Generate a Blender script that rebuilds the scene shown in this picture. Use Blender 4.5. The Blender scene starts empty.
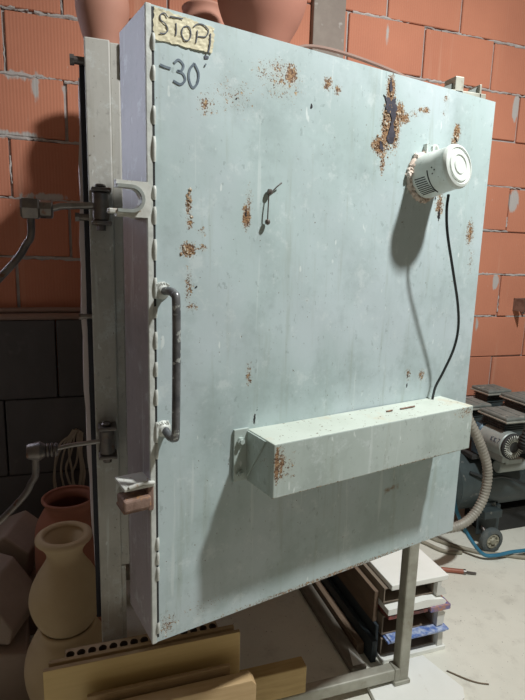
import bpy, bmesh, math, random
from mathutils import Vector, Matrix
random.seed(7)
SC = bpy.context.scene
COL = SC.collection
PI = math.pi

# ------------------------------------------------------------------ materials
class NT:
    def __init__(s, name):
        s.m = bpy.data.materials.new(name); s.m.use_nodes = True
        s.t = s.m.node_tree; s.n = s.t.nodes; s.l = s.t.links
        s.b = s.n['Principled BSDF']
        s.tc = s.n.new('ShaderNodeTexCoord')
    def link(s, a, b): s.l.new(a, b)
    def val(s, sock, v):
        if hasattr(v, 'is_output') or isinstance(v, bpy.types.NodeSocket): s.l.new(v, sock)
        else: sock.default_value = v
    def math(s, op, a, b=0.0, clamp=False):
        n = s.n.new('ShaderNodeMath'); n.operation = op; n.use_clamp = clamp
        s.val(n.inputs[0], a); s.val(n.inputs[1], b); return n.outputs[0]
    def noise(s, scale, detail=4, rough=.55, vec=None, stretch=None):
        n = s.n.new('ShaderNodeTexNoise'); n.inputs['Scale'].default_value = scale
        n.inputs['Detail'].default_value = detail; n.inputs['Roughness'].default_value = rough
        v = vec or s.tc.outputs['Object']
        if stretch:
            mp = s.n.new('ShaderNodeMapping'); mp.inputs['Scale'].default_value = stretch
            s.l.new(v, mp.inputs[0]); v = mp.outputs[0]
        s.l.new(v, n.inputs['Vector']); return n.outputs['Fac']
    def ramp(s, f, a, b):                      # smooth 0..1 between a and b
        n = s.n.new('ShaderNodeMapRange'); n.interpolation_type = 'SMOOTHSTEP'
        s.val(n.inputs['Value'], f); n.inputs['From Min'].default_value = a; n.inputs['From Max'].default_value = b
        return n.outputs['Result']
    def mix(s, f, a, b):
        n = s.n.new('ShaderNodeMix'); n.data_type = 'RGBA'
        s.val(n.inputs[0], f)
        for k, v in ((6, a), (7, b)):
            if isinstance(v, (tuple, list)): n.inputs[k].default_value = (*v[:3], 1)
            else: s.l.new(v, n.inputs[k])
        return n.outputs[2]
    def attr(s, name):
        n = s.n.new('ShaderNodeAttribute'); n.attribute_name = name; return n.outputs['Fac']
    def spots(s, lst):                          # soft ellipses on the object's x/z face, lst of (x, z, rx, rz, strength)
        if isinstance(lst, str): return s.attr(lst)
        out = None
        for x, z, rx, rz, k in lst:
            mp = s.n.new('ShaderNodeMapping'); mp.vector_type = 'POINT'
            mp.inputs['Location'].default_value = (-x / rx, 0, -z / rz)
            mp.inputs['Scale'].default_value = (1 / rx, 0.0001, 1 / rz)
            s.l.new(s.tc.outputs['Object'], mp.inputs[0])
            ln = s.n.new('ShaderNodeVectorMath'); ln.operation = 'LENGTH'; s.l.new(mp.outputs[0], ln.inputs[0])
            v = s.math('MULTIPLY', s.math('SUBTRACT', 1.0, ln.outputs['Value'], True), k)
            out = v if out is None else s.math('MAXIMUM', out, v)
        return out
    def bump(s, h, strength=.3, dist=.002):
        n = s.n.new('ShaderNodeBump'); n.inputs['Strength'].default_value = strength
        n.inputs['Distance'].default_value = dist; s.l.new(h, n.inputs['Height'])
        s.l.new(n.outputs[0], s.b.inputs['Normal'])
    def col(s, c): s.val(s.b.inputs['Base Color'], (*c, 1) if isinstance(c, tuple) else c)
    def rough(s, r): s.val(s.b.inputs['Roughness'], r)
    def metal(s, r): s.val(s.b.inputs['Metallic'], r)

def plain(name, c1, c2=None, rough=.6, metal=0, scale=8, bump=0, bscale=60, stretch=None, speck=None, speck_at=(.62, .7), sscale=60):
    k = NT(name); c2 = c2 or tuple(v * .82 for v in c1)
    c = k.mix(k.ramp(k.noise(scale, 5, .6, stretch=stretch), .3, .7), c1, c2)
    if speck: c = k.mix(k.ramp(k.noise(sscale, 3, .6), *speck_at), c, speck)
    k.col(c); k.rough(rough); k.metal(metal)
    if bump: k.bump(k.noise(bscale, 3), bump)
    return k.m

RUST = (.34, .20, .105); RUSTD = (.10, .052, .032); OCHRE = (.50, .36, .20)
def painted(name, base, base2, rusts=(), darks=(), speck=True, rough=.5, smear=()):
    k = NT(name)
    big = k.noise(2.6, 5, .6)
    c = k.mix(k.ramp(big, .32, .68), base, base2)
    streak = k.noise(9, 5, .65, stretch=(1.2, 1.2, .16))
    c = k.mix(k.math('MULTIPLY', k.ramp(streak, .5, .78), .35), c, tuple(v * .8 for v in base2))
    grime = k.noise(30, 4, .6)
    c = k.mix(k.math('MULTIPLY', k.ramp(grime, .58, .72), .22), c, tuple(v * .62 for v in base2))
    scr = k.noise(60, 2, .5, stretch=(1, 1, .35))
    c = k.mix(k.math('MULTIPLY', k.ramp(scr, .70, .74), .5), c, (.82, .87, .85))
    pat = k.noise(5.5, 6, .7)
    c = k.mix(k.math('MULTIPLY', k.ramp(pat, .48, .66), .42), c, tuple(v * .70 for v in base2))
    drip = k.noise(22, 4, .7, stretch=(1.3, 1.3, .10))
    c = k.mix(k.math('MULTIPLY', k.ramp(drip, .54, .72), .48), c, tuple(v * q for v, q in zip(base2, (.78, .74, .66))))
    pale = k.noise(17, 5, .75)
    c = k.mix(k.math('MULTIPLY', k.ramp(pale, .54, .68), .42), c, (.66, .72, .72))
    chip = k.noise(75, 4, .7, stretch=(1, 1, .6))
    c = k.mix(k.math('MULTIPLY', k.ramp(chip, .62, .66), .42), c, tuple(v * .55 for v in base2))
    line = k.noise(38, 3, .6, stretch=(1.0, 1.0, .05))
    c = k.mix(k.math('MULTIPLY', k.ramp(line, .64, .70), .35), c, (.68, .74, .73))
    h = grime
    if smear:
        sm = k.spots(smear)
        c = k.mix(k.ramp(k.math('ADD', sm, k.math('MULTIPLY', k.noise(45, 3, .6), .9)), .75, 1.0), c, (.25, .19, .13))
    if rusts:
        sp = k.spots(rusts)
        nz = k.noise(120, 5, .78); nz2 = k.noise(300, 2, .6)
        f = k.math('ADD', k.math('MULTIPLY', nz, .62), k.math('MULTIPLY', nz2, .38))
        halo = k.math('MULTIPLY', k.ramp(sp, .05, .9), .42)
        c = k.mix(halo, c, (.52, .43, .31))
        m = k.ramp(k.math('ADD', f, k.math('MULTIPLY', sp, .30)), .60, .66)
        m = k.math('MULTIPLY', m, k.ramp(sp, .0, .12))
        rc = k.mix(k.ramp(nz2, .40, .62), RUST, RUSTD)
        rc = k.mix(k.ramp(nz, .55, .66), rc, OCHRE)
        c = k.mix(m, c, rc)
        h = k.math('SUBTRACT', h, k.math('MULTIPLY', m, .8))
    if darks:
        dk = k.spots(darks)
        f = k.math('ADD', k.math('MULTIPLY', k.noise(70, 4, .7), .9), dk)
        m = k.math('MULTIPLY', k.ramp(f, .86, .93), k.ramp(dk, .0, .1))
        c = k.mix(m, c, (.022, .020, .024))
    if speck:
        m = k.ramp(k.noise(150, 2, .5), .745, .76)
        c = k.mix(m, c, (.16, .13, .10))
    k.col(c); k.rough(rough); k.bump(h, .25, .0015)
    k.b.inputs['Specular IOR Level'].default_value = .4
    return k.m

door_rust = [(.255, 1.10, .045, .030, .55), (.283, 1.097, .022, .030, 1.0), (.262, 1.08, .07, .05, .42), (.222, 1.092, .04, .03, .38),
    (.372, 1.098, .018, .020, .85), (.397, 1.090, .013, .014, .9), (.106, 1.015, .025, .03, .55), (.16, 1.04, .07, .05, .3),
    (.0735, .767, .020, .019, 1.25), (.103, .771, .014, .009, .8), (.075, .845, .009, .034, .85), (.076, .815, .011, .018, .8), (.10, .80, .016, .014, .45),
    (.0745, .70, .011, .05, .62), (.08, .665, .018, .012, .62), (.196, .855, .010, .05, .55), (.192, .832, .013, .034, 1.2), (.204, .530, .011, .035, .60), (.206, .512, .009, .012, .8),
    (.541, 1.115, .018, .045, 1.3), (.534, 1.04, .020, .07, 1.15), (.562, 1.045, .020, .07, 1.15), (.545, 1.04, .035, .10, .5), (.520, 1.00, .026, .028, 1.3), (.505, 1.0, .018, .02, .9), (.53, .965, .013, .035, .8), (.585, 1.066, .026, .018, 1.1), (.570, 1.08, .022, .025, 1.0), (.615, 1.08, .02, .012, .6),
    (.652, 1.092, .020, .012, .9), (.635, 1.092, .012, .008, .8), (.715, 1.128, .012, .012, .75), (.712, 1.095, .008, .01, .6), (.764, 1.06, .017, .028, 1.25), (.756, 1.035, .016, .02, 1.0),
    (.722, .89, .022, .05, .75), (.845, .83, .024, .045, .8), (.86, .76, .02, .06, .35), (.71, .475, .016, .022, .75), (.665, .48, .014, .03, .6),
    (.45, .003, .5, .009, .7), (.10, .04, .10, .030, .22), (.03, .03, .03, .04, .5)]
door_dark = [(.189, .838, .005, .022, 1.0), (.194, .820, .004, .014, 1.0), (.541, 1.118, .003, .02, .8), (.722, .868, .011, .030, .8), (.705, .905, .006, .018, .7), (.664, .476, .004, .010, 1.1), (.662, .452, .004, .012, 1.1), (.682, .470, .018, .003, .8),
    (.334, 1.050, .006, .008, 1.2), (.161, 1.057, .004, .005, 1.1), (.166, 1.035, .004, .006, 1.1), (.225, .452, .005, .012, .9), (.221, .432, .0035, .024, .9), (.213, .46, .006, .006, .6), (.765, 1.045, .008, .012, .8), (.09, .70, .004, .004, 1.1)]
door_smear = [(.63, .185, .05, .022, .55), (.66, .19, .02, .03, .4), (.70, .885, .035, .06, .35)]

M = {}
M['door_front'] = painted('door_paint', (.51, .59, .615), (.425, .525, .52), 'rust', 'holes', True, .42, 'smear')
M['door_side'] = painted('door_side_paint', (.37, .33, .345), (.32, .285, .295), (), (), True, .36)  # darker mauve than the front: bounced light and shade put into the colour
M['door_edge'] = painted('edge_paint', (.52, .55, .54), (.36, .34, .31), (), (), True, .5)
M['frame'] = painted('frame_paint', (.49, .475, .435), (.415, .395, .36), (), (), True, .5)
M['leg'] = plain('worn_steel_paint', (.43, .43, .37), (.30, .29, .24), .5, .2, 14, .2, 60, None, (.22, .17, .11), (.62, .78), 22)
box_rust = [(.212, .37, .008, .05, 1.3), (.222, .37, .016, .05, .7), (.24, .36, .03, .05, .35), (.30, .30, .2, .006, .6), (.76, .40, .06, .02, .5), (.6, .303, .2, .005, .5)]
M['box'] = painted('box_paint', (.50, .57, .54), (.43, .50, .465), box_rust, (), True, .45)
def top_rust():
    k = NT('box_top_paint')
    c = k.mix(k.ramp(k.noise(7, 5), .35, .7), (.56, .61, .545), (.50, .545, .48))
    c = k.mix(k.math('MULTIPLY', k.ramp(k.noise(11, 5, .7), .52, .75), .6), c, (.55, .40, .24))
    c = k.mix(k.ramp(k.noise(130, 2, .5), .68, .72), c, (.14, .09, .05))
    k.col(c); k.rough(.5); return k.m
M['box_top'] = top_rust()
M['shell'] = plain('shell_sheet', (.74, .66, .67), (.66, .58, .60), .6)
M['black'] = plain('black_rubber', (.012, .014, .022), (.02, .02, .03), .7)
M['dark_steel'] = plain('dark_steel', (.13, .12, .12), (.22, .19, .17), .42, .75, 25, .2, 90, None, (.16, .08, .05), (.58, .72), 40)
M['bright_steel'] = plain('worn_steel', (.34, .33, .32), (.20, .18, .17), .35, .85, 22, .1, 90)
M['handle_steel'] = plain('chipped_handle_steel', (.11, .115, .125), (.24, .24, .245), .32, .5, 30, .1, 90, None, (.55, .58, .56), (.60, .66), 45)
M['weld_paint'] = plain('weld_paint', (.64, .66, .62), (.45, .47, .44), .5, 0, 30, .4, 120)
M['fork_paint'] = plain('fork_paint', (.66, .67, .63), (.50, .50, .46), .45, 0, 22, .3, 90, None, (.30, .20, .12), (.62, .72), 50)
M['fork_ring'] = plain('fork_ring_paint', (.30, .33, .31), (.22, .22, .20), .5, 0, 30, .2)
M['rust_metal'] = plain('rusty_metal', (.29, .19, .15), (.17, .10, .075), .7, .1, 40, .5, 120, None, (.36, .19, .09), (.55, .65), 60)
M['tape'] = plain('masking_tape', (.76, .70, .50), (.66, .60, .42), .75, 0, 22, .8, 45)
M['ink'] = plain('marker_ink', (.035, .045, .07), (.06, .07, .10), .5)
M['ink2'] = plain('worn_marker_ink', (.07, .10, .135), (.14, .18, .215), .5, 0, 90)
M['can'] = painted('can_enamel', (.74, .78, .74), (.66, .70, .66), (), (), True, .35)
M['foam'] = plain('sealing_plaster', (.72, .66, .60), (.55, .42, .34), .9, 0, 30, .9, 60)
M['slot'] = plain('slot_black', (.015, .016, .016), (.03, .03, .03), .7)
M['cable'] = plain('cable_rubber', (.018, .022, .024), (.03, .035, .036), .45)
M['torn'] = plain('torn_hole_dark', (.022, .020, .032), (.06, .055, .075), .8, 0, 40)
M['flake'] = plain('rust_flake', (.40, .29, .18), (.17, .09, .05), .9, 0, 90, .6, 140, None, (.60, .56, .47), (.54, .62), 130)
M['terracotta_pale'] = plain('pale_terracotta', (.40, .19, .135), (.36, .165, .115), .75, 0, 5, .1, 40)
M['terracotta_mid'] = plain('mid_terracotta', (.37, .16, .112), (.33, .142, .10), .8, 0, 5, .1, 40)
M['terracotta_red'] = plain('red_terracotta', (.33, .125, .075), (.28, .105, .065), .8, 0, 6, .1, 40)
M['clay_tan'] = plain('tan_clay', (.50, .375, .225), (.44, .325, .19), .85, 0, 5, .1, 40)
M['plaster'] = plain('mould_plaster', (.37, .285, .235), (.30, .235, .195), .9, 0, 6, .15, 40)
M['ply'] = plain('board_wood', (.55, .385, .155), (.50, .345, .13), .55, 0, 5, .05, 60, (1.2, 5, 14))
M['ply_edge'] = plain('board_edge', (.42, .29, .15), (.33, .22, .11), .7, 0, 12, .1, 60, (2, 2, 30))
M['pale_wood'] = plain('pale_wood', (.58, .41, .22), (.50, .34, .17), .7, 0, 5, .1, 60, (2, 14, 14))
M['beam_wood'] = plain('beam_wood', (.52, .37, .17), (.42, .29, .12), .75, 0, 5, .2, 60, (2, 14, 14))
M['hollow_clay'] = plain('hollow_clay', (.50, .37, .24), (.43, .31, .20), .9, 0, 8, .2, 60)
M['hollow_dark'] = plain('hollow_dark', (.10, .07, .045), (.08, .055, .035), .95)
M['white_board'] = plain('white_board', (.88, .89, .85), (.83, .84, .79), .7, 0, 6, .1, 50, None, (.70, .68, .62), (.66, .80), 20)
M['carton'] = plain('carton', (.235, .19, .145), (.19, .15, .115), .9, 0, 8)
M['dark_board'] = plain('blueblack_board', (.028, .042, .055), (.04, .055, .065), .6, 0, 8)
M['grey_plank'] = plain('grey_plank', (.27, .24, .20), (.20, .18, .15), .85, 0, 6, .2, 60, (14, 2, 14))
M['brown_plank'] = plain('brown_plank', (.21, .145, .10), (.16, .11, .075), .8, 0, 6, .2, 60, (14, 2, 14))
M['mag_blue'] = plain('blue_print', (.08, .17, .50), (.55, .62, .75), .4, 0, 55)
M['mag_mix'] = plain('coloured_print', (.55, .25, .10), (.08, .14, .42), .4, 0, 45)
M['mag_red'] = plain('red_print', (.36, .08, .07), (.03, .03, .03), .5, 0, 35)
M['paper'] = plain('paper_white', (.74, .74, .70), (.66, .66, .62), .8, 0, 14)
M['tank'] = plain('tank_paint', (.060, .080, .082), (.035, .048, .052), .45, .2, 9, .1, 50, None, (.20, .21, .19), (.62, .74), 18)
M['alu'] = plain('cast_aluminium', (.20, .215, .20), (.14, .155, .145), .6, .1, 18, .3, 60, None, (.34, .34, .30), (.6, .72), 30)
M['alu_light'] = plain('bare_aluminium', (.55, .56, .50), (.42, .43, .38), .4, .5, 18)
M['motor'] = plain('motor_enamel', (.36, .40, .38), (.30, .34, .33), .45, .2, 14)
M['motor_blue'] = plain('motor_blue', (.07, .12, .16), (.05, .08, .11), .45, .2, 14)
M['hose_grey'] = plain('hose_grey', (.36, .34, .29), (.27, .255, .22), .5, .1, 20)
M['hose_blue'] = plain('hose_blue', (.03, .16, .27), (.04, .20, .32), .4, 0, 20)
M['hose_tan'] = plain('hose_tan', (.36, .33, .26), (.28, .26, .20), .6, 0, 20)
M['wheel_rubber'] = plain('wheel_rubber', (.075, .095, .10), (.14, .15, .14), .7, 0, 30)
M['wheel_hub'] = plain('wheel_hub', (.42, .40, .30), (.30, .29, .23), .6, .2, 40)
M['red_wood'] = plain('red_handle', (.38, .13, .08), (.30, .10, .06), .5, 0, 20)
M['wire'] = plain('wire_pale', (.38, .31, .25), (.30, .25, .20), .6)
M['mortar'] = plain('mortar', (.46, .42, .40), (.36, .325, .31), .95, 0, 25, .6, 60)
M['twig'] = plain('twig_dry', (.22, .17, .12), (.16, .12, .08), .8)
M['column'] = plain('concrete_column', (.30, .255, .22), (.23, .19, .165), .95, 0, 7, .4, 40, None, (.44, .41, .38), (.58, .7), 14)

def brick_mat():
    k = NT('clay_block')
    w = k.n.new('ShaderNodeTexWave'); w.wave_type = 'BANDS'; w.bands_direction = 'X'
    w.inputs['Scale'].default_value = 26; w.inputs['Distortion'].default_value = .25; w.inputs['Detail'].default_value = 1
    k.l.new(k.tc.outputs['Object'], w.inputs['Vector'])
    big = k.noise(1.7, 4)
    c = k.mix(k.ramp(big, .3, .7), (.54, .208, .122), (.45, .168, .10))
    c = k.mix(k.math('MULTIPLY', w.outputs['Fac'], .22), c, (.52, .235, .155))
    st = k.noise(14, 4, .6, stretch=(1.6, 1, .10))
    c = k.mix(k.math('MULTIPLY', k.ramp(st, .56, .74), .30), c, (.58, .33, .23))
    sm = k.noise(26, 4, .65, stretch=(1.5, 1, .5))
    blob = k.spots([(1.27, 1.73, .05, .09, .9), (1.22, 2.20, .035, .10, .9), (1.205, 1.29, .035, .07, .9), (1.0, 1.40, .06, .05, .5), (1.04, 1.60, .04, .12, .75), (1.11, 1.05, .02, .07, .6),
                    (-1.18, 2.06, .12, .04, .5), (-1.20, 1.84, .2, .03, .55), (-1.10, 1.61, .16, .03, .6), (-1.11, 2.02, .03, .12, .55), (-1.01, 2.03, .03, .05, .5), (.43, 2.43, .02, .1, .5)])
    m = k.ramp(k.math('ADD', k.math('MULTIPLY', sm, .8), blob), .66, .84)
    m = k.math('MULTIPLY', m, k.ramp(blob, 0, .1))
    c = k.mix(m, c, (.43, .40, .38))
    f = k.ramp(k.noise(60, 3, .6, stretch=(1, 1, .4)), .70, .76)
    c = k.mix(k.math('MULTIPLY', f, .5), c, (.55, .42, .36))
    k.col(c); k.rough(.85)
    k.bump(k.math('ADD', w.outputs['Fac'], k.math('MULTIPLY', k.noise(40, 3), .5)), .22, .002)
    return k.m
M['brick'] = brick_mat()
k = NT('daylight_pane'); k.col((.6, .65, .75)); k.b.inputs['Emission Color'].default_value = (.74, .82, 1.0, 1); k.b.inputs['Emission Strength'].default_value = 5.0; M['daylight_pane'] = k.m  # bluish glow added to brighten the door's left side
def floor_mat():
    k = NT('concrete_floor')
    c = k.mix(k.ramp(k.noise(1.8, 6, .6), .3, .7), (.78, .77, .68), (.69, .68, .595))
    c = k.mix(k.math('MULTIPLY', k.ramp(k.noise(12, 6, .65), .5, .75), .45), c, (.42, .40, .34))
    c = k.mix(k.ramp(k.noise(120, 2), .70, .74), c, (.2, .17, .14))
    k.col(c); k.rough(.85); k.bump(k.noise(35, 5), .25, .003); return k.m
M['floor'] = floor_mat()
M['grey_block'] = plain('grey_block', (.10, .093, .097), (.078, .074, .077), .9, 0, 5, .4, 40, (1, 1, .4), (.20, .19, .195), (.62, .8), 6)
M['lath'] = plain('lath', (.32, .21, .17), (.26, .17, .14), .85, 0, 6)

# ------------------------------------------------------------------ geometry helpers
def new(): return bmesh.new()
def box(bm, x0, x1, y0, y1, z0, z1, bev=0.0, mat=0, seg=2, mtx=None):
    vs = [bm.verts.new(p) for p in ((x0,y0,z0),(x1,y0,z0),(x1,y1,z0),(x0,y1,z0),(x0,y0,z1),(x1,y0,z1),(x1,y1,z1),(x0,y1,z1))]
    fs = [bm.faces.new([vs[i] for i in q]) for q in ((3,2,1,0),(4,5,6,7),(0,1,5,4),(1,2,6,5),(2,3,7,6),(3,0,4,7))]
    for f in fs: f.material_index = mat
    if bev:
        es = list({e for f in fs for e in f.edges})
        r = bmesh.ops.bevel(bm, geom=es, offset=bev, segments=seg, profile=.5, affect='EDGES')
        vs = list({v for f in r['faces'] for v in f.verts} | {v for v in vs if v.is_valid})
        for f in {f for v in vs for f in v.link_faces}: f.material_index = mat
    if mtx is not None: bmesh.ops.transform(bm, matrix=mtx, verts=vs)
    return vs
def prism(bm, pts, axis, a0, a1, mat=0, bev=0):
    def P(p, a): return {'x': (a, p[0], p[1]), 'y': (p[0], a, p[1]), 'z': (p[0], p[1], a)}[axis]
    A = [bm.verts.new(P(p, a0)) for p in pts]; B = [bm.verts.new(P(p, a1)) for p in pts]
    n = len(pts); fs = [bm.faces.new(A[::-1]), bm.faces.new(B)]
    for i in range(n): fs.append(bm.faces.new((A[i], A[(i+1) % n], B[(i+1) % n], B[i])))
    for f in fs: f.material_index = mat
    bmesh.ops.recalc_face_normals(bm, faces=fs)
    if bev:
        es = list({e for f in fs for e in f.edges})
        bmesh.ops.bevel(bm, geom=es, offset=bev, segments=2, profile=.5, affect='EDGES')
    return A + B
def smooth_path(pts, n=8):
    P = [Vector(p) for p in pts]; P = [2*P[0]-P[1]] + P + [2*P[-1]-P[-2]]; out = []
    for i in range(1, len(P)-2):
        for k in range(n):
            t = k / n
            out.append(.5*((2*P[i]) + (-P[i-1]+P[i+1])*t + (2*P[i-1]-5*P[i]+4*P[i+1]-P[i+2])*t*t + (-P[i-1]+3*P[i]-3*P[i+1]+P[i+2])*t**3))
    out.append(P[-2]); return out
def tube(bm, pts, r, seg=12, mat=0, smooth=0, caps=True, radii=None):
    P = smooth_path(pts, smooth) if smooth else [Vector(p) for p in pts]
    n = len(P); T = []
    for i in range(n):
        t = (P[min(i+1, n-1)] - P[max(i-1, 0)]); T.append(t.normalized() if t.length > 1e-9 else Vector((0,0,1)))
    up = Vector((0,0,1)) if abs(T[0].z) < .9 else Vector((1,0,0))
    N = (up - T[0]*up.dot(T[0])).normalized(); rings = []
    for i in range(n):
        N = (N - T[i]*N.dot(T[i])).normalized(); B = T[i].cross(N)
        rr = radii[i] if radii else (r(i/(n-1)) if callable(r) else r)
        rings.append([bm.verts.new(P[i] + N*(rr*math.cos(2*PI*k/seg)) + B*(rr*math.sin(2*PI*k/seg))) for k in range(seg)])
    for a, b in zip(rings, rings[1:]):
        for k in range(seg):
            f = bm.faces.new((a[k], a[(k+1) % seg], b[(k+1) % seg], b[k])); f.smooth = True; f.material_index = mat
    if caps:
        for rg, rev in ((rings[0], True), (rings[-1], False)):
            f = bm.faces.new(rg[::-1] if rev else rg); f.material_index = mat
    return [v for rg in rings for v in rg]
def lathe(bm, prof, seg=40, mtx=None, mat=0, smooth=True):
    rings = []
    for r, z in prof:
        rings.append([bm.verts.new((0, 0, z))] if r < 1e-6 else [bm.verts.new((r*math.cos(2*PI*k/seg), r*math.sin(2*PI*k/seg), z)) for k in range(seg)])
    fs = []
    for a, b in zip(rings, rings[1:]):
        for k in range(seg):
            q = [a[k % len(a)], a[(k+1) % len(a)], b[(k+1) % len(b)], b[k % len(b)]]
            q = [v for i, v in enumerate(q) if v not in q[:i]]
            if len(q) > 2: fs.append(bm.faces.new(q))
    for f in fs: f.smooth = smooth; f.material_index = mat
    vs = [v for rg in rings for v in rg]
    bmesh.ops.recalc_face_normals(bm, faces=fs)
    if mtx is not None: bmesh.ops.transform(bm, matrix=mtx, verts=vs)
    return vs
def cyl(bm, a, b, r, seg=20, mat=0, bev=.0):
    a, b = Vector(a), Vector(b); d = b - a; L = d.length
    m = Matrix.Translation(a) @ d.to_track_quat('Z', 'Y').to_matrix().to_4x4()
    pr = [(0, 0), (r-bev, 0), (r, bev), (r, L-bev), (r-bev, L), (0, L)] if bev else [(0, 0), (r, 0), (r, L), (0, L)]
    vs = lathe(bm, pr, seg, m, mat, True)
    for v in vs:
        for f in v.link_faces:
            if len(f.verts) == 3: f.smooth = False
    return vs

def WL(o):
    m = Matrix.Identity(4); p = o
    chain = []
    while p: chain.append(p); p = p.parent
    for q in reversed(chain): m = m @ q.matrix_basis
    return m
def obj(name, bm, mats, parent=None, origin=None, local=False, sharp=True):
    """links bm as one mesh object. World coordinates unless local (then in the parent's frame)."""
    me = bpy.data.meshes.new(name)
    mats = mats if isinstance(mats, (list, tuple)) else [mats]
    for m in mats: me.materials.append(M[m])
    o = bpy.data.objects.new(name, me); COL.objects.link(o)
    if parent is not None:
        o.parent = parent
        if not local: bmesh.ops.transform(bm, matrix=WL(parent).inverted(), verts=bm.verts)
    elif origin is not None:
        o.location = origin; bmesh.ops.translate(bm, vec=-Vector(origin), verts=bm.verts)
    if sharp:
        for e in bm.edges:
            if len(e.link_faces) == 2 and e.calc_face_angle(0) > .7: e.smooth = False
    bm.to_mesh(me); bm.free(); return o
def thing(name, label, cat, loc, rotz=0, group=None):
    o = bpy.data.objects.new(name, None); COL.objects.link(o); o.empty_display_size = .05
    o.location = loc; o.rotation_euler = (0, 0, rotz); return tag(o, label, cat, group)
def tag(o, label, cat, group=None):
    o['label'] = label; o['category'] = cat
    if group: o['group'] = group
    return o
def struct(o): o['kind'] = 'structure'; return o

# ------------------------------------------------------------------ the setting
WY = 1.10                                   # face of the block wall
bm = new(); box(bm, -4.2, 4.2, -4.0, 1.30, -.12, 0); struct(obj('floor', bm, 'floor'))
bm = new()
WX0, WX1, WZ0, WZ1 = -2.45, -1.62, 1.60, 2.70      # opening for an added glowing sheet, unseen, left of view
box(bm, WX1, 3.6, WY+.012, WY+.20, 0, 3.3, mat=1); box(bm, -3.6, WX0, WY+.012, WY+.20, 0, 3.3, mat=1)
box(bm, WX0, WX1, WY+.012, WY+.20, 0, WZ0, mat=1); box(bm, WX0, WX1, WY+.012, WY+.20, WZ1, 3.3, mat=1)
H, W_ = .232, .41
for r in range(0, 15):
    z0 = .872 + (r - 4) * H; z0, z1 = max(z0, 0.0), min(.872 + (r - 3) * H, 3.3)
    if z1 - z0 < .02: continue
    off = .634 if r % 2 == 0 else .832
    k0 = int((-3.5 - off) / W_) - 1
    for k in range(k0, k0 + 19):
        xa, xb = max(off + k*W_, -3.6), min(off + (k+1)*W_, 3.6)
        if xb - xa < .05: continue
        if xb > WX0 and xa < WX1 and z1 > WZ0 and z0 < WZ1:
            if xa < WX0 - .05: xb = WX0
            elif xb > WX1 + .05: xa = WX1
            else: continue
        s = lambda x: -.016 * (x - .9)
        g = .0045; dz = random.uniform(-.002, .002); dy = random.uniform(-.003, .003)
        vs = box(bm, xa+g+random.uniform(0, .004), xb-g, WY+dy, WY+.02, z0+g, z1-g, .003, seg=1)
        bmesh.ops.translate(bm, vec=(0, 0, s((xa+xb)/2)*.9 + dz), verts=[v for v in vs if v.is_valid]) if z0 > 0 else None
# mortar squeezed out along some joints
for i in range(230):
    r = random.randint(5, 11); z = .872 + (r-4)*H; x = random.choice((random.uniform(-1.4, -.9), random.uniform(.2, 1.5)))
    L = random.uniform(.04, .22); n_ = 7; t = random.uniform(.002, .0075)
    vs = tube(bm, [(x+L*q/n_, WY+.004, z+random.uniform(-.004, .004)) for q in range(n_+1)], 0, 7, 1, 0, True, [max(.001, t*random.uniform(.3, 1.5)) for q in range(n_+1)])
    bmesh.ops.translate(bm, vec=(0, 0, -.0145*(x+L/2-.9)), verts=vs)
for i in range(40):                          # and along upright joints
    rr = random.randint(5, 11); k = random.randint(-5, 2); x = (.634 if rr % 2 == 0 else .832) + k*W_
    if -.9 < x < .2: continue
    z = .872 + (rr-4)*H + random.uniform(.0, .09); L = random.uniform(.05, .14); n_ = 7; t = random.uniform(.002, .007)
    tube(bm, [(x+random.uniform(-.004, .004), WY+.004, z+L*q/n_) for q in range(n_+1)], 0, 7, 1, 0, True, [max(.001, t*random.uniform(.3, 1.5)) for q in range(n_+1)])
wall = struct(obj('wall_back', bm, ['brick', 'mortar']))

bm = new()
for q in ((WX0, WX0+.05, WZ0, WZ1), (WX1-.05, WX1, WZ0, WZ1), (WX0+.05, WX1-.05, WZ0, WZ0+.05), (WX0+.05, WX1-.05, WZ1-.05, WZ1), ((WX0+WX1)/2-.03, (WX0+WX1)/2+.03, WZ0+.05, WZ1-.05)): box(bm, q[0], q[1], WY+.03, WY+.09, q[2], q[3], .004)
fill_win = struct(obj('window_1', bm, 'white_board'))
bm = new(); box(bm, WX0+.05, WX1-.05, WY+.055, WY+.060, WZ0+.05, WZ1-.05); obj('pane', bm, 'daylight_pane', fill_win)  # added light source out of view, aimed at the door's flank
bm = new(); box(bm, -3.75, -3.6, -4.0, 1.3, 0, 3.3); struct(obj('wall_left', bm, 'column'))
bm = new(); box(bm, .04, .195, WY-.03, WY+.02, 0, 3.3, .004); struct(obj('column', bm, 'column'))
bm = new()                                   # low course of dark grey blocks with a lath on top
for r, (z0, z1) in enumerate(((0, .444), (.448, .778), (.782, 1.112))):
    x = -3.6 + (.21 if r % 2 else 0)
    xs = [-3.6] + [-1.285 + .42*k + (.21 if r % 2 == 0 else 0) for k in range(-5, 3)]
    for a, b in zip(xs, xs[1:]): box(bm, a+.003, b-.003, 1.04, WY+.005, z0, z1, .006)
struct(obj('wall_plinth', bm, 'grey_block'))
bm = new(); box(bm, -.45, 3.6, 1.06, WY+.005, 0, .42, .006); struct(obj('baseboard_back', bm, 'grey_block'))  # dark strip added at the wall foot to stand for shade below the tank
bm = new()
tube(bm, [(-3.6, 1.05, 1.128), (-1.3, 1.05, 1.126), (-.5, 1.05, 1.128)], .014, 8)
tube(bm, [(-3.6, 1.07, 1.145), (-1.25, 1.07, 1.150), (-1.1, 1.07, 1.152), (-.5, 1.07, 1.143)], .012, 8)
struct(obj('trim_1', bm, 'lath'))

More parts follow.
